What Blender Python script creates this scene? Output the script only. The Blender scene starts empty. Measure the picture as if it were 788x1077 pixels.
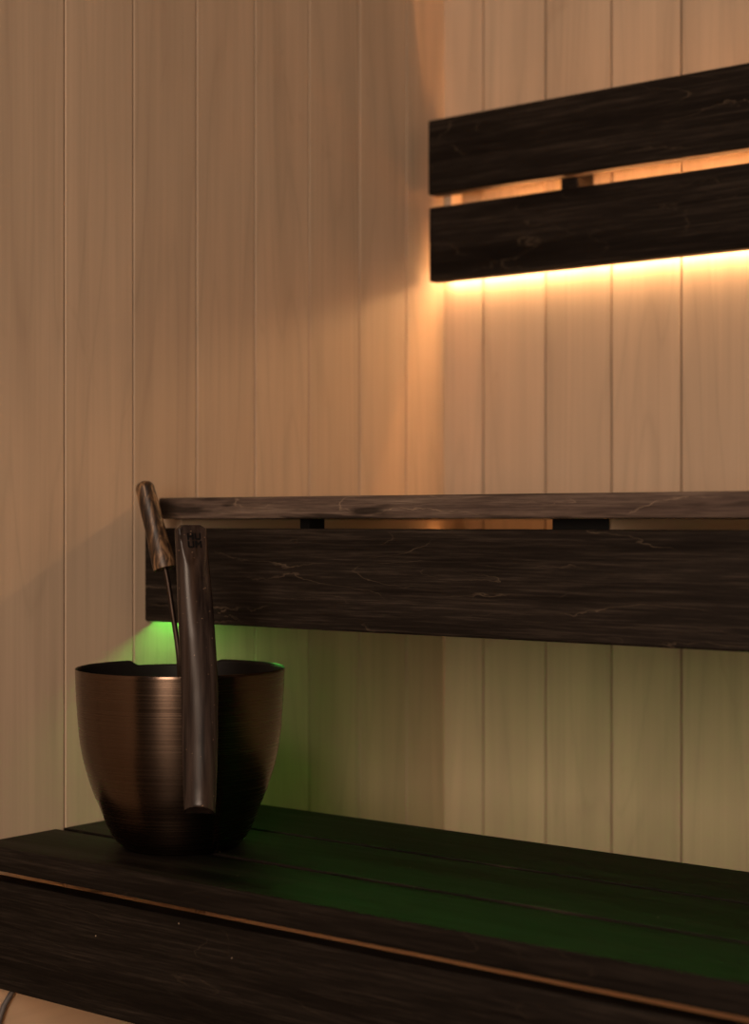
import bpy, bmesh, math, random
from mathutils import Vector, Matrix
random.seed(4)
S = bpy.context.scene
C = S.collection

# ------------------------------------------------------------------ camera
ZC = 0.868                       # eye height
TH = 0.6692
cd = bpy.data.cameras.new('camera'); cam = bpy.data.objects.new('camera', cd); C.objects.link(cam)
cam.location = (1.6606, -2.2855, ZC); cam.rotation_euler = (math.pi/2, 0, TH)
cd.sensor_fit = 'HORIZONTAL'; cd.sensor_width = 24; cd.lens = 1792.38/788*24
cd.shift_y = 10.3/788
cd.dof.use_dof = True; cd.dof.focus_distance = 2.0; cd.dof.aperture_fstop = 3.0
cd.clip_start = 0.05
S.camera = cam

# ------------------------------------------------------------------ light + exposure
S.view_settings.view_transform = 'Standard'; S.view_settings.look = 'None'
S.view_settings.gamma = 1; S.view_settings.use_curve_mapping = False
S.view_settings.exposure = 0.0
w = bpy.data.worlds.new('room_air'); S.world = w; w.use_nodes = True
w.node_tree.nodes['Background'].inputs[0].default_value = (1.0, .70, .46, 1)
w.node_tree.nodes['Background'].inputs[1].default_value = .028

def area(name, loc, target, sx, sy, power, col, spread=180):
    l = bpy.data.lights.new(name, 'AREA'); l.shape = 'RECTANGLE'; l.size = sx; l.size_y = sy
    l.energy = power; l.color = col; l.spread = math.radians(spread)
    o = bpy.data.objects.new(name, l); C.objects.link(o); o.location = loc
    o.rotation_euler = (Vector(target)-Vector(loc)).to_track_quat('-Z', 'Y').to_euler()
    return o
area('glass_door_light', (1.75, -3.5, 1.45), (0.2, -.4, 0.80), .75, 1.5, 69, (1.0, .76, .58))
area('window_light', (0.75, -3.4, 2.0), (0.3, -.8, 0.8), .12, .5, .35, (.50, .70, 1.0))
LED_WARM = (1.0, .60, .29); LED_ORANGE = (1.0, .44, .16); LED_GREEN = (.17, 1.0, .13)
P_BACK, P_GAP, P_GREEN, P_LOW, P_UNDER = 40, 100, 12.0, 6.5, 6; P_GREEN_END = 42

# ------------------------------------------------------------------ node helpers
class NT:
    def __init__(s, name):
        s.m = bpy.data.materials.new(name); s.m.use_nodes = True; s.t = s.m.node_tree
        s.b = s.t.nodes['Principled BSDF']
    def n(s, typ, **kw):
        x = s.t.nodes.new(typ)
        for k, v in kw.items(): setattr(x, k, v)
        return x
    def l(s, a, b): s.t.links.new(a, b)
    def mapping(s, src, scale, loc=(0, 0, 0)):
        x = s.n('ShaderNodeMapping'); x.inputs['Scale'].default_value = scale; x.inputs['Location'].default_value = loc
        s.l(src, x.inputs['Vector']); return x.outputs[0]
    def noise(s, vec, scale=1, detail=3, rough=.5, dist=0):
        x = s.n('ShaderNodeTexNoise'); x.inputs['Scale'].default_value = scale; x.inputs['Detail'].default_value = detail
        x.inputs['Roughness'].default_value = rough; x.inputs['Distortion'].default_value = dist
        s.l(vec, x.inputs['Vector']); return x.outputs[0]
    def math(s, op, a, b=0.0, c=None):
        x = s.n('ShaderNodeMath', operation=op)
        for i, v in enumerate((a, b) if c is None else (a, b, c)):
            if isinstance(v, (int, float)): x.inputs[i].default_value = v
            else: s.l(v, x.inputs[i])
        return x.outputs[0]
    def ramp(s, f, stops):
        x = s.n('ShaderNodeValToRGB'); e = x.color_ramp.elements
        while len(e) < len(stops): e.new(.5)
        for i, (p, c) in enumerate(stops):
            e[i].position = p; e[i].color = (*c, 1) if len(c) == 3 else c
        s.l(f, x.inputs[0]); return x.outputs[0]
    def mix(s, f, a, b, mode='MIX'):
        x = s.n('ShaderNodeMix', data_type='RGBA', blend_type=mode)
        for i, v in ((0, f), (6, a), (7, b)):
            if isinstance(v, (int, float)): x.inputs[i].default_value = v
            elif isinstance(v, tuple): x.inputs[i].default_value = (*v, 1)
            else: s.l(v, x.inputs[i])
        return x.outputs[2]
    def bump(s, h, strength, dist=.001):
        x = s.n('ShaderNodeBump'); x.inputs['Strength'].default_value = strength; x.inputs['Distance'].default_value = dist
        s.l(h, x.inputs['Height']); s.l(x.outputs[0], s.b.inputs['Normal'])
def g(v): return (v, v, v)

def light_wood(name, axis, off, base=(.60, .445, .315)):
    """pale aspen cladding; grain upright, one tone per board (axis = direction across boards)"""
    N = NT(name); co = N.n('ShaderNodeTexCoord').outputs['Object']
    sp = N.n('ShaderNodeSeparateXYZ'); N.l(co, sp.inputs[0])
    u = N.math('ABSOLUTE', sp.outputs[axis])
    k = N.math('FLOOR', N.math('DIVIDE', N.math('SUBTRACT', u, off), .12))
    wn = N.n('ShaderNodeTexWhiteNoise', noise_dimensions='1D'); N.l(N.math('ADD', k, 7.3), wn.inputs['W'])
    cb = N.n('ShaderNodeCombineXYZ')
    N.l(N.math('ADD', u, N.math('MULTIPLY', wn.outputs[0], 17.0)), cb.inputs[0]); N.l(sp.outputs[2], cb.inputs[2])
    N.l(N.math('MULTIPLY', k, 3.7), cb.inputs[1])
    v = cb.outputs[0]
    fine = N.noise(N.mapping(v, (170, 1, 2.2)), 1, 4, .6)
    broad = N.noise(N.mapping(v, (20, 1, 1.3)), 1, 2, .5, .8)
    # cathedral growth rings
    ring = N.noise(N.mapping(v, (9, 1, .75)), 1, 1.5, .45, .4)
    fr = N.math('PINGPONG', N.math('MULTIPLY', ring, 11.0), .5)
    ringc = N.ramp(fr, [(0, g(.84)), (.12, g(.96)), (.4, g(1.0))])
    tone = N.math('MULTIPLY_ADD', wn.outputs[0], .13, .93)
    c = N.mix(N.ramp(broad, [(.3, g(0)), (.7, g(1))]), tuple(x*.90 for x in base), tuple(min(1, x*1.06) for x in base))
    c = N.mix(.8, c, N.ramp(fine, [(.3, g(.92)), (.7, g(1.04))]), 'MULTIPLY')
    c = N.mix(.55, c, ringc, 'MULTIPLY')
    # odd darker heart patches and pin knots
    blot = N.noise(N.mapping(v, (14, 1, 5)), 1, 3, .6, 1.2)
    c = N.mix(N.ramp(blot, [(.66, g(0)), (.76, g(.28))]), c, tuple(x*y for x, y in zip(base, (.62, .55, .5))))
    cb2 = N.n('ShaderNodeCombineColor'); 
    for i in range(3): N.l(tone, cb2.inputs[i])
    c = N.mix(1.0, c, cb2.outputs[0], 'MULTIPLY')
    N.l(c, N.b.inputs['Base Color']); N.b.inputs['Roughness'].default_value = .62
    N.b.inputs['Specular IOR Level'].default_value = .25
    N.bump(fine, .15, .0006)
    return N.m

def dark_wood(name, mul=1.0, line=1.0, specks=0.0, rough=.5, dmul=None):
    """almost black stained wood, grain along the object's X axis"""
    N = NT(name); co = N.n('ShaderNodeTexCoord').outputs['Object']
    oi = N.n('ShaderNodeObjectInfo'); off = N.math('MULTIPLY', oi.outputs['Random'], 31.0)
    va = N.n('ShaderNodeVectorMath', operation='ADD'); N.l(co, va.inputs[0])
    cx = N.n('ShaderNodeCombineXYZ'); N.l(off, cx.inputs[0]); N.l(off, cx.inputs[1]); N.l(off, cx.inputs[2])
    N.l(cx.outputs[0], va.inputs[1]); v = va.outputs[0]
    streak = N.noise(N.mapping(v, (8, 270, 270)), 1, 5, .72)
    mid = N.noise(N.mapping(v, (1.6, 34, 34)), 1, 4, .6, .3)
    hair = N.noise(N.mapping(v, (26, 420, 420)), 1, 3, .6)
    ring = N.noise(N.mapping(v, (1.5, 9, 9)), 1, 2.0, .4, .25)
    jag = N.noise(N.mapping(v, (22, 60, 60)), 1, 3, .6)
    fr = N.math('FRACT', N.math('ADD', N.math('MULTIPLY', ring, 15.0), N.math('MULTIPLY', jag, .7)))
    ln = N.ramp(fr, [(0, g(1)), (.015, g(.6)), (.05, g(0)), (1, g(0))])
    brk = N.ramp(N.noise(N.mapping(v, (10, 24, 24)), 1, 3), [(.45, g(0)), (.68, g(1))])
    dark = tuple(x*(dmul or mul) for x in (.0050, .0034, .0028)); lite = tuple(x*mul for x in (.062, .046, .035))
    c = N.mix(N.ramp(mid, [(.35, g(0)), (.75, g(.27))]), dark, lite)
    f2 = N.math('MULTIPLY', N.ramp(streak, [(.47, g(0)), (.70, g(.8))]), N.ramp(mid, [(.36, g(.18)), (.66, g(1))]))
    c = N.mix(f2, c, lite)
    c = N.mix(.55, c, N.ramp(hair, [(.35, g(.55)), (.62, g(1.25))]), 'MULTIPLY')
    c = N.mix(N.math('MULTIPLY', N.math('MULTIPLY', ln, brk), .8*line), c, tuple(x*mul for x in (.12, .086, .058)))
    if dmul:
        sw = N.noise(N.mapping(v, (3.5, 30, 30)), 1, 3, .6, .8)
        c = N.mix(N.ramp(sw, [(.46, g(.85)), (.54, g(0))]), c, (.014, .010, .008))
    if specks:
        vo = N.n('ShaderNodeTexVoronoi'); vo.inputs['Scale'].default_value = 55; N.l(v, vo.inputs['Vector'])
        sel = N.math('GREATER_THAN', N.noise(v, 21, 1), .62)
        d = N.math('MULTIPLY', N.math('LESS_THAN', vo.outputs['Distance'], .055*specks), sel)
        c = N.mix(d, c, (.35, .27, .2))
    N.l(c, N.b.inputs['Base Color'])
    N.l(N.ramp(mid, [(.3, g(rough-.06)), (.7, g(rough+.12))]), N.b.inputs['Roughness'])
    N.b.inputs['Specular IOR Level'].default_value = .12
    N.bump(streak, .25, .0006)
    return N.m

def plain(name, col, rough=.5, metal=0, spec=.4):
    N = NT(name); co = N.n('ShaderNodeTexCoord').outputs['Object']
    f = N.noise(co, 90, 3)
    N.l(N.mix(f, tuple(x*.85 for x in col), tuple(x*1.1 for x in col)), N.b.inputs['Base Color'])
    N.b.inputs['Roughness'].default_value = rough; N.b.inputs['Metallic'].default_value = metal
    N.b.inputs['Specular IOR Level'].default_value = spec
    return N.m

def emitter(name, col, strength):
    m = bpy.data.materials.new(name); m.use_nodes = True; t = m.node_tree; t.nodes.clear()
    e = t.nodes.new('ShaderNodeEmission'); e.inputs[0].default_value = (*col, 1); e.inputs[1].default_value = strength
    o = t.nodes.new('ShaderNodeOutputMaterial'); t.links.new(e.outputs[0], o.inputs[0]); return m

OFFL, OFFB = .1037, .0783
M_left = light_wood('aspen_left', 1, OFFL); M_back = light_wood('aspen_back', 0, OFFB)
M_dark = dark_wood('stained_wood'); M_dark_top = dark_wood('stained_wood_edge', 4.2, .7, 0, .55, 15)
M_seat = dark_wood('stained_wood_seat', .60, .6, 1.0, .5)
M_beam = dark_wood('stained_beam', .8, .3)

# ------------------------------------------------------------------ mesh helpers
def obj(name, bm, m, parent=None, loc=(0, 0, 0), smooth=False):
    me = bpy.data.meshes.new(name); bmesh.ops.recalc_face_normals(bm, faces=bm.faces); bm.to_mesh(me); bm.free()
    me.materials.append(m)
    if smooth:
        for p in me.polygons: p.use_smooth = True
    o = bpy.data.objects.new(name, me); C.objects.link(o); o.location = loc
    if parent: o.parent = parent
    return o
def thing(name, label, cat, loc=(0, 0, 0), group=None):
    o = bpy.data.objects.new(name, None); C.objects.link(o); o.location = loc; o.empty_display_size = .05
    o['label'] = label; o['category'] = cat
    if group: o['group'] = group
    return o
def tag(o, label, cat): o['label'] = label; o['category'] = cat; return o
def box(bm, x0, x1, y0, y1, z0, z1, bev=0, seg=2):
    r = bmesh.ops.create_cube(bm, size=1)
    for v in r['verts']:
        v.co = Vector(((x0+x1)/2+v.co.x*(x1-x0), (y0+y1)/2+v.co.y*(y1-y0), (z0+z1)/2+v.co.z*(z1-z0)))
    if bev:
        es = list({e for v in r['verts'] for e in v.link_edges})
        bmesh.ops.bevel(bm, geom=es, offset=bev, segments=seg, profile=.5, affect='EDGES')
def board(name, m, parent, x0, x1, y0, y1, z0, z1, bev=.003):
    """one board, its origin at its left front bottom corner"""
    bm = bmesh.new(); box(bm, 0, x1-x0, 0, y1-y0, 0, z1-z0, bev)
    px, py, pz = parent.location
    return obj(name, bm, m, parent, (x0-px, y0-py, z0-pz))

# ------------------------------------------------------------------ room shell
def panelling(name, m, length, off, z0, z1, back):
    """tongue and groove cladding: v-grooves cut between boards"""
    pts = []; u = -.02; pts.append((-.02, 0)); k = off
    while k < length:
        pts += [(k-.0021, 0), (k-.0017, .0005), (k-.0017, .011), (k+.0017, .011), (k+.0017, .0005), (k+.0021, 0)]; k += .12
    pts.append((length, 0)); pts += [(length, .03), (-.02, .03)]
    bm = bmesh.new()
    def P(p, z):
        return (p[0], p[1], z) if back else (-p[1], -p[0], z)
    lo = [bm.verts.new(P(p, z0)) for p in pts]; hi = [bm.verts.new(P(p, z1)) for p in pts]
    n = len(pts)
    for i in range(n):
        j = (i+1) % n; bm.faces.new((lo[i], lo[j], hi[j], hi[i]))
    o = obj(name, bm, m); o['kind'] = 'structure'; return o
panelling('wall_back', M_back, 3.2, OFFB, 0, 2.4, True)
panelling('wall_left', M_left, 3.9, OFFL, 0, 2.4, False)
bm = bmesh.new(); box(bm, -.03, 3.2, -3.9, .03, -.05, 0)
fl = obj('floor', bm, plain('floor_tile', (.06, .045, .035), .5)); fl['kind'] = 'structure'
bm = bmesh.new(); box(bm, -.03, 3.2, -3.9, .03, 2.4, 2.44)
ce = obj('ceiling', bm, dark_wood('ceiling_wood')); ce['kind'] = 'structure'
# plain pale board low on the left wall, under the lower bench
N = NT('pale_board'); co = N.n('ShaderNodeTexCoord').outputs['Object']
a = N.noise(N.mapping(co, (1, 1.4, 26)), 1, 4, .55, .7); b = N.noise(N.mapping(co, (1, 5, 150)), 1, 3)
N.l(N.mix(.35, N.mix(a, (.54, .38, .25), (.66, .49, .34)), N.ramp(b, [(.3, g(.8)), (.7, g(1))]), 'MULTIPLY'), N.b.inputs['Base Color'])
N.b.inputs['Roughness'].default_value = .6; M_trim = N.m
bm = bmesh.new(); box(bm, .0005, .014, -1.6, -.62, ZC-.86, ZC-.48, .003)
tr = obj('trim_1', bm, M_trim); tr['kind'] = 'structure'

# ------------------------------------------------------------------ upper bench
XR = 2.55
ub = thing('sauna_bench', 'upper dark-stained wooden sauna bench with deep front board against the pale panelled walls', 'bench', (.03, -.687, 0))
zt = ZC+.0315; zb = ZC+.0040
w4 = (.687-.018-.007)/4
ys = [-.687+i*(w4+.006) for i in range(4)]
for i, y in enumerate(ys):
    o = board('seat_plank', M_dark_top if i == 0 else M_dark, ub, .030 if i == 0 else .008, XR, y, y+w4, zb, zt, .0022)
board('front_board', M_dark, ub, .0035, XR, -.687, -.661, ZC-.1330, ZC-.0085, .0025)
for x0, x1 in ((.001, .046), (.635, .700), (1.25, 1.31), (1.9, 1.96), (2.48, 2.54)):
    bm = bmesh.new(); box(bm, 0, x1-x0, 0, .657, 0, .085, .001)
    obj('support_beam', bm, M_trim, ub, (x0-.03, -.6590+.687, ZC-.0815))
for x0, x1 in ((.2555, .271), (.630, .703)):  # black pieces stand in for shade on the beam end and between planks
    bm = bmesh.new(); box(bm, 0, x1-x0, 0, .03 if x0 < .5 else .0010, 0, .036, .0003)
    obj('shade_block', bm, plain('shade_black', (.004, .004, .004), .6, 0, .1), ub, (x0-.03, -.6605+.687, ZC-.0325))

def strip(name, parent, x0, x1, y, z, dy, dz, mat, label, hous):
    """diode strip: profile + glowing diffuser just beneath or behind it"""
    px, py, pz = parent.location
    bm = bmesh.new(); box(bm, x0-px, x1-px, y-py-dy/2, y-py+dy/2, z-pz-dz/2, z-pz+dz/2)
    o = obj(name, bm, mat, parent); o['label'] = label
    return o
M_alu = plain('plain_aluminium', (.35, .35, .36), .35, 1)
# green: behind the front board; added unseen shield keeps it off the back wall
bm = bmesh.new(); box(bm, .012-.03, 2.4, .027, .072, ZC-.110, ZC-.106); box(bm, .012-.03, 2.4, .068, .072, ZC-.1158, ZC-.110)
obj('light_shield', bm, M_alu, ub)
strip('led_strip', ub, .012, .055, -.631, ZC-.1150, .010, .005, emitter('green_light_end', LED_GREEN, P_GREEN_END), 'brighter end of the green light strip', None)
strip('led_strip', ub, .056, 2.4, -.631, ZC-.1150, .010, .005, emitter('green_light', LED_GREEN, P_GREEN), 'glowing green light strip', None)
bm = bmesh.new()
for a_, b_ in ((.048, .633), (.702, 1.248), (1.312, 1.898)): box(bm, a_-.03, b_-.03, .687-.115, .687-.045, ZC-.028, ZC-.025)
obj('light_shield', bm, M_alu, ub)  # added unseen shield, stops the strip above it lighting the wall below
bm = bmesh.new()
for a_, b_ in ((.052, .629), (.706, 1.244), (1.316, 1.894)): box(bm, a_-.03, b_-.03, .687-.095, .687-.085, ZC-.0249, ZC-.0205)
o = obj('led_strip', bm, emitter('gap_fill_orange', LED_ORANGE, P_UNDER), ub); o['label'] = 'added unseen warm light strip that brightens the gap under the seat planks'  # added unseen strip, brightens the gap above the front board

# ------------------------------------------------------------------ lower bench
lb = thing('sauna_bench', 'lower dark-stained wooden sauna bench of three planks that the bucket stands on', 'bench', (.004, -.965, 0))
zt = ZC-.389; zb = ZC-.4183
for y0, y1, x0 in ((-.965, -.842, .004), (-.832, -.691, .006), (-.681, -.541, .009)):
    board('seat_plank', M_seat, lb, x0, XR, y0, y1, zb, zt, .0016)
board('front_board', M_seat, lb, .005, XR, -.963, -.937, ZC-.560, ZC-.4300, .002)
for x0, x1 in ((1.12, 1.18), (1.75, 1.81), (2.48, 2.54)):
    bm = bmesh.new(); box(bm, 0, x1-x0, 0, .361, 0, .085, .002)
    obj('support_beam', bm, M_beam, lb, (x0-.004, -.9365+.965, ZC-.5035))
bm = bmesh.new(); box(bm, 0, XR-.005, 0, .024, 0, .140, .002)
obj('rear_light_baffle', bm, M_trim, lb, (.002, .965-.575, ZC-.559))  # added unseen board, keeps green light out of the front gap
for x0, x1 in ((1.75, 1.80), (2.48, 2.53)):
    for yy in (-.93, -.63):
        bm = bmesh.new(); box(bm, 0, x1-x0, 0, .05, 0, ZC-.504, .002)
        obj('leg', bm, M_beam, lb, (x0-.004, yy+.965, 0))
strip('led_strip', lb, .06, 2.4, -.925, ZC-.50, .010, .012, emitter('warm_light_low', LED_ORANGE, P_LOW), 'glowing warm light strip', None)

# ------------------------------------------------------------------ backrest
br = thing('backrest', 'dark two-slat wooden backrest with warm light glowing behind it on the panelled wall', 'backrest', (.022, -.075, 0))
board('backrest_slat', M_dark, br, .022, XR, -.075, -.049, ZC+.527, ZC+.6475, .0025)
board('backrest_slat', M_dark, br, .024, XR, -.075, -.049, ZC+.3865, ZC+.5065, .0025)
for x0 in (.257, 1.05, 1.85, 2.45):
    bm = bmesh.new(); box(bm, 0, .031, 0, .048, 0, .235, .002)
    obj('support_block', bm, M_beam, br, (x0-.022, -.0489+.075, ZC+.40))
bm = bmesh.new(); box(bm, 0, .016, 0, .029, 0, .235, .001); obj('end_block', bm, M_trim, br, (.034-.022, .0265, ZC+.403)); bm = bmesh.new()
strip('led_strip', br, .010, 2.5, -.011, ZC+.3985, .008, .006, emitter('warm_light', LED_WARM, P_BACK), 'glowing warm light strip', None)
strip('led_strip', br, .110, 2.5, -.016, ZC+.4700, .006, .006, emitter('warm_light_upper', LED_ORANGE, P_GAP), 'glowing warm light strip', None)
bm.free()

# ------------------------------------------------------------------ bucket
BX, BY, BZ = .2062, -.8228, ZC-.389
prof = [(0, .0), (0, .062), (.0008, .068), (.004, .0725), (.0137, .0812), (.030, .0890), (.048, .0957), (.066, .1036), (.0835, .1095), (.102, .1148),
        (.120, .1185), (.138, .1208), (.156, .1224), (.175, .1237), (.195, .1247), (.2135, .1253)]
# smooth the silhouette with a catmull-rom pass
def crom(P, n=4):
    out = []
    for i in range(len(P)-1):
        a, b, c, d = P[max(0, i-1)], P[i], P[i+1], P[min(len(P)-1, i+2)]
        for k in range(n):
            t = k/n
            out.append(tuple(.5*((2*b[j])+(-a[j]+c[j])*t+(2*a[j]-5*b[j]+4*c[j]-d[j])*t*t+(-a[j]+3*b[j]-3*c[j]+d[j])*t**3) for j in range(2)))
    out.append(P[-1]); return out
outer = prof[:4]+crom(prof[4:], 4)
inner = [(h, r-.0022) for h, r in reversed(outer) if h > .003]+[(.003, .06), (.003, 0)]
camdir = math.atan2(cam.location.y-BY, cam.location.x-BX)     # azimuth of the viewer seen from the bucket
HAZ = camdir+math.radians(9.5)                                # azimuth the handle is fixed at
def dipf(a):
    """lowered back of the rim: a shallow pouring notch opposite the handle"""
    d = math.degrees((a-(camdir+math.pi)+math.pi) % (2*math.pi)-math.pi)   # + = left of the view
    lo, hi = -17, 25
    def ss(t): t = max(0, min(1, t)); return t*t*(3-2*t)
    return ss((d-lo+8)/8)*ss((hi+6-d)/6)
bk = thing('bucket', 'bronze-brown brushed metal sauna bucket with tall dark handle on the lower bench', 'bucket', (BX, BY, BZ))
NSEG = 144
def shell(profile):
  bm = bmesh.new(); rings = []
  for h, r in profile:
    if r == 0: rings.append([bm.verts.new((0, 0, h))]); continue
    ring = []
    for i in range(NSEG):
        a = 2*math.pi*i/NSEG
        tt = max(0, (h-.17)/.044); hh = h-.0062*dipf(a)*tt*tt
        ring.append(bm.verts.new((r*math.cos(a), r*math.sin(a), hh)))
    rings.append(ring)
  for A, B in zip(rings, rings[1:]):
    for i in range(NSEG):
        j = (i+1) % NSEG
        if len(A) == 1: bm.faces.new((A[0], B[i], B[j]))
        elif len(B) == 1: bm.faces.new((A[i], A[j], B[0]))
        else: bm.faces.new((A[i], A[j], B[j], B[i]))
  return bm
N = NT('brushed_bronze'); co = N.n('ShaderNodeTexCoord').outputs['Object']
sp = N.n('ShaderNodeSeparateXYZ'); N.l(co, sp.inputs[0])
br1 = N.noise(N.mapping(co, (5, 5, 900)), 1, 3, .6); sm = N.noise(co, 14, 3, .5)
c = N.mix(br1, (.085, .058, .042), (.150, .102, .074)); c = N.mix(N.ramp(sm, [(.4, g(0)), (.7, g(.3))]), c, (.09, .055, .037))
N.l(c, N.b.inputs['Base Color']); N.b.inputs['Metallic'].default_value = 1
N.l(N.ramp(br1, [(.3, g(.22)), (.7, g(.30))]), N.b.inputs['Roughness'])
N.b.inputs['Anisotropic'].default_value = .6; N.b.inputs['Anisotropic Rotation'].default_value = .25
tn = N.n('ShaderNodeTangent', direction_type='RADIAL', axis='Z'); N.l(tn.outputs[0], N.b.inputs['Tangent'])
N.bump(br1, .12, .0003)
obj('bucket_body', shell(outer+[(.2142, .1249), (.2135, .1246)]), N.m, bk, smooth=True)
obj('lining', shell([(.2137, .1247), (.2133, .1238)]+inner), plain('black_lining', (.012, .010, .009), .5, 0, .2), bk, smooth=True)

# handle: tall rounded grip standing off the wall of the bucket
rd = Vector((math.cos(HAZ), math.sin(HAZ), 0)); tg = Vector((-math.sin(HAZ), math.cos(HAZ), 0)); up = Vector((0, 0, 1))
def lerp_tab(T, t):
    for (t0, v0), (t1, v1) in zip(T, T[1:]):
        if t <= t1:
            k = (t-t0)/(t1-t0); k = max(0, min(1, k)); return v0+(v1-v0)*k
    return T[-1][1]
H0, H1 = .062, .3855
Rc = [(.05, .149), (.09, .1450), (.14, .142), (.2, .1395), (.26, .137), (.32, .132), (.39, .124)]
Tc = [(.05, -.0035), (.12, -.002), (.2, -.0015), (.28, -.005), (.34, -.008), (.39, -.010)]
Wc = [(.05, .0155), (.08, .0175), (.14, .0192), (.22, .0196), (.30, .0186), (.34, .0176), (.39, .0172)]
def hframe(h): return lerp_tab(Rc, h), lerp_tab(Tc, h), lerp_tab(Wc, h)
DEP = .0130
def face(h):
    fa = HAZ+math.radians(lerp_tab([(.05, -20), (.16, -17), (.26, -8), (.33, 6), (.39, 8)], h))
    return Vector((math.cos(fa), math.sin(fa), 0)), Vector((-math.sin(fa), math.cos(fa), 0))
def facet(h): return None if h < .340 else DEP*1.05-.0062*((h-.340)/.0455)**.7   # flat thumb rest cut at the top
bm = bmesh.new(); hr = []; NS = 48
hs = [H0+(H1-H0)*i/70 for i in range(71)]
capr = .007
for h in hs:
    R0, T0, W0 = hframe(h)
    # rounded top corners and softened bottom
    top = max(0, h-(H1-capr)); W0 -= capr-math.sqrt(max(0, capr*capr-top*top)) if top > 0 else 0
    row = []; fd, ft = face(h)
    for i in range(NS):
        a = 2*math.pi*i/NSEG*NSEG/NS
        ca, sa = math.cos(a), math.sin(a)
        u = 1.07*W0*(abs(ca)**.92)*(1 if ca >= 0 else -1)
        d = (DEP*1.05 if sa >= 0 else DEP*.62)*(abs(sa)**.85)*(1 if sa >= 0 else -1)
        f = facet(h)
        if f is not None and d > f: d = f
        hh = h
        if h < H0+.012:                                     # slanting cut across the bottom
            k = (H0+.012-h)/.012; hh = h+k*(.010*max(0, d)/DEP)
        p = rd*R0+tg*T0+fd*d+ft*u+up*hh
        row.append(bm.verts.new(p))
    hr.append(row)
for A, B in zip(hr, hr[1:]):
    for i in range(NS): j = (i+1) % NS; bm.faces.new((A[i], A[j], B[j], B[i]))
bm.faces.new(hr[0]); bm.faces.new(hr[-1])
N = NT('dark_lacquered_wood'); co = N.n('ShaderNodeTexCoord').outputs['Object']
gr = N.noise(N.mapping(co, (140, 140, 6)), 1, 4, .6); gr2 = N.noise(N.mapping(co, (40, 40, 3)), 1, 3)
c = N.mix(N.ramp(gr, [(.35, g(0)), (.65, g(1))]), (.012, .008, .007), (.050, .034, .028)); c = N.mix(N.ramp(gr2, [(.5, g(0)), (.7, g(.35))]), c, (.06, .03, .016))
vo = N.n('ShaderNodeTexVoronoi'); vo.inputs['Scale'].default_value = 260; N.l(co, vo.inputs['Vector'])
sel = N.math('GREATER_THAN', N.noise(co, 170, 1), .60)
c = N.mix(N.math('MULTIPLY', N.math('LESS_THAN', vo.outputs['Distance'], .13), sel), c, (.30, .19, .12))
N.l(c, N.b.inputs['Base Color']); N.b.inputs['Roughness'].default_value = .27; N.b.inputs['Specular IOR Level'].default_value = .2
N.bump(gr, .12, .0004)
hd = obj('bucket_handle', bm, N.m, bk, smooth=True); hd['label'] = 'tall dark lacquered handle stamped with four letters'
m = hd.modifiers.new('edge', 'EDGE_SPLIT'); m.split_angle = math.radians(38)
# two rivet studs that hold the handle
for hz in (.125, .185):
    R0, T0, W0 = hframe(hz); rb = lerp_tab([(a_, b_) for a_, b_ in outer], hz)
    bm = bmesh.new(); bmesh.ops.create_cone(bm, cap_ends=True, segments=20, radius1=.005, radius2=.005, depth=max(.004, R0-rb+.002))
    M4 = Matrix.Translation(rd*((R0+rb)/2-.003)+tg*T0+up*hz) @ rd.to_track_quat('Z', 'Y').to_matrix().to_4x4()
    bmesh.ops.transform(bm, matrix=M4, verts=bm.verts); obj('rivet', bm, M_alu, bk, smooth=False)
# stamped letters on the thumb rest
def letters():
    bm = bmesh.new(); s = .0022; Wl = .0076; Hl = .0080
    def stroke(pts_, ox, oz):
        vs = []
        for u, z in pts_:
            h = .3685-.0+oz+z
            R0, T0, W0 = hframe(h); f = facet(h); fd, ft = face(h)
            q = rd*R0+tg*T0+ft*(u+ox)+up*h; vs.append((q+fd*(f+.00045), q+fd*(f-.0008)))
        A = [bm.verts.new(a) for a, b in vs]; B = [bm.verts.new(b) for a, b in vs]
        bm.faces.new(A); bm.faces.new(B[::-1])
        for i in range(len(A)): j = (i+1) % len(A); bm.faces.new((A[i], B[i], B[j], A[j]))
    def rect(u0, u1, z0, z1, ox, oz): stroke([(u0, z0), (u1, z0), (u1, z1), (u0, z1)], ox, oz)
    def Hh(ox, oz): rect(0, s, 0, Hl, ox, oz); rect(Wl-s, Wl, 0, Hl, ox, oz); rect(s, Wl-s, Hl/2-s/2, Hl/2+s/2, ox, oz)
    def U(ox, oz):
        rect(0, s, 0.0016, Hl, ox, oz); rect(Wl-s, Wl, 0.0016, Hl, ox, oz); rect(s, Wl-s, 0, s, ox, oz)
        stroke([(0, .0016), (s*.6, 0), (s, 0), (s, .0016)], ox, oz); stroke([(Wl-s, .0016), (Wl-s, 0), (Wl-s*.6, 0), (Wl, .0016)], ox, oz)
    def Mm(ox, oz):
        q = .0023
        rect(0, q, 0, Hl, ox, oz); rect(Wl+.0004-q, Wl+.0004, 0, Hl, ox, oz)
        stroke([(q, Hl-.0028), (Wl/2+.0002, Hl-.0058), (Wl/2+.0002, Hl-.0028), (q, Hl)], ox, oz)
        stroke([(Wl/2+.0002, Hl-.0058), (Wl+.0004-q, Hl-.0028), (Wl+.0004-q, Hl), (Wl/2+.0002, Hl-.0028)], ox, oz)
    x0 = -.0072; gp = .0009
    Hh(x0, 0); U(x0+Wl+gp, 0); U(x0, -Hl-gp); Mm(x0+Wl+gp, -Hl-gp)
    return bm
lt = obj('lettering', letters(), plain('stamp_black', (.004, .003, .003), .7, 0, .1), hd); lt['label'] = 'black stamped block letters'

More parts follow.
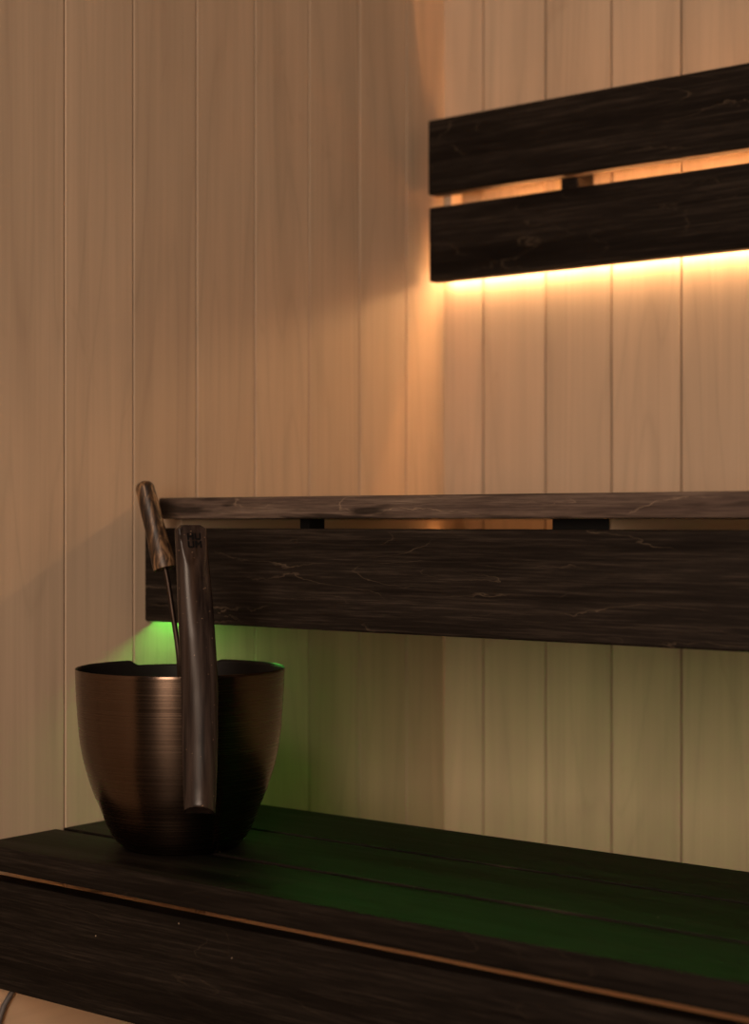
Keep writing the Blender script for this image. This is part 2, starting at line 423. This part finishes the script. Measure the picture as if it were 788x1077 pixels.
# ------------------------------------------------------------------ ladle
def cam_pt(px, py, d):
    """a place seen at that spot of the photograph, d metres away"""
    r = (px-394)/1792.38*d; z = (548.8-py)/1792.38*d
    c_, s_ = math.cos(TH), math.sin(TH)
    return Vector((cam.location.x+r*c_-d*s_, cam.location.y+r*s_+d*c_, ZC+z))
P_top, P_bot = cam_pt(151, 507, 2.185), cam_pt(173.5, 598, 2.165)
P_r1, P_r2 = cam_pt(181.3, 642, 2.155), cam_pt(188.5, 696, 2.145)
P_cup = Vector((BX+.015, BY-.015, BZ+.030))
ld = thing('ladle', 'sauna ladle with a scorched brown wooden grip leaning out of the metal bucket', 'ladle', tuple(P_cup))
def tube(pts, rad, ns=16, cap=True):
    bm = bmesh.new(); rows = []
    for i, p in enumerate(pts):
        t = (pts[min(i+1, len(pts)-1)]-pts[max(i-1, 0)]).normalized()
        a = t.cross(Vector((.3, .9, .1))).normalized(); b = t.cross(a)
        rows.append([bm.verts.new(p+(a*math.cos(2*math.pi*k/ns)+b*math.sin(2*math.pi*k/ns))*rad[i]) for k in range(ns)])
    for A, B in zip(rows, rows[1:]):
        for k in range(ns): j = (k+1) % ns; bm.faces.new((A[k], A[j], B[j], B[k]))
    if cap: bm.faces.new(rows[0]); bm.faces.new(rows[-1])
    return bm
ax = (P_bot-P_top)
pts, rad = [], []
for i in range(8):                                        # rounded end
    a = i/7*math.pi/2; pts.append(P_top+ax.normalized()*(.010*(1-math.cos(a))-.001)); rad.append(.0118*math.sin(a)+.0004)
for i in range(1, 25):
    t = i/24; pts.append(P_top+ax.normalized()*.009+(ax-ax.normalized()*.009)*t); rad.append(.0118+.0030*t+.0004*math.sin(t*9))
rad[-1] -= .0008
bm = tube([p-P_cup for p in pts], rad, 28)
N = NT('scorched_wood'); co = N.n('ShaderNodeTexCoord').outputs['Object']
a = N.noise(N.mapping(co, (110, 110, 26)), 1, 3, .6, 1.0); b = N.noise(N.mapping(co, (420, 420, 40)), 1, 3)
c = N.ramp(a, [(.38, (.012, .006, .004)), (.52, (.075, .038, .018)), (.66, (.30, .17, .085))])
c = N.mix(.6, c, N.ramp(b, [(.3, g(.55)), (.65, g(1.1))]), 'MULTIPLY'); N.l(c, N.b.inputs['Base Color'])
N.b.inputs['Roughness'].default_value = .45; N.bump(a, .3, .0008)
o = obj('grip', bm, N.m, ld, smooth=True); o.modifiers.new('edge', 'EDGE_SPLIT').split_angle = math.radians(40)
# rod, running down inside the bucket to the cup
knots = [P_bot-ax.normalized()*.01, P_bot+ax.normalized()*.012, P_r1, P_r2, P_r2*.55+P_cup*.45+Vector((0, 0, .01)), P_cup+Vector((-.028, .030, .018))]
rp = []
for i in range(len(knots)-1):
    A, B, D, E_ = knots[max(0, i-1)], knots[i], knots[i+1], knots[min(len(knots)-1, i+2)]
    for k in range(8):
        t = k/8; rp.append(.5*((2*B)+(-A+D)*t+(2*A-5*B+4*D-E_)*t*t+(-A+3*B-3*D+E_)*t**3))
rp.append(knots[-1])
M_steel = plain('dark_steel', (.05, .035, .028), .45, 1)
obj('rod', tube([p-P_cup for p in rp], [.0034]*len(rp), 14), M_steel, ld, smooth=True)
bm = bmesh.new(); rows = []
cupp = [(0, .0), (.0, .022), (.004, .030), (.014, .036), (.028, .038), (.028, .0366), (.014, .0345), (.005, .0285), (.0015, .021), (.0015, 0)]
for h, r in cupp:
    rows.append([bm.verts.new((r*math.cos(2*math.pi*k/32), r*math.sin(2*math.pi*k/32), h-.026))for k in range(32)] if r else [bm.verts.new((0, 0, h-.026))])
for A, B in zip(rows, rows[1:]):
    for k in range(32):
        j = (k+1) % 32
        if len(A) == 1: bm.faces.new((A[0], B[k], B[j]))
        elif len(B) == 1: bm.faces.new((A[k], A[j], B[0]))
        else: bm.faces.new((A[k], A[j], B[j], B[k]))
obj('cup', bm, M_steel, ld, smooth=True)

# ------------------------------------------------------------------ cable on the pale board under the lower bench
cp = []
for s_, z in ((.880, -.535), (.884, -.555), (.890, -.572), (.899, -.590), (.905, -.612), (.908, -.64), (.909, -.70), (.909, -.80), (.909, -.866)):
    cp.append(Vector((.0178, -s_-.026-.8*max(0, min(.02, s_-.884)), ZC+z)))
base = cp[0].copy()
cb = obj('power_cable', tube([p-base for p in cp], [.0034]*len(cp), 12), plain('grey_cable', (.09, .08, .08), .5), None, tuple(base), True)
tag(cb, 'dark cable running down the pale board below the lower bench', 'cable')
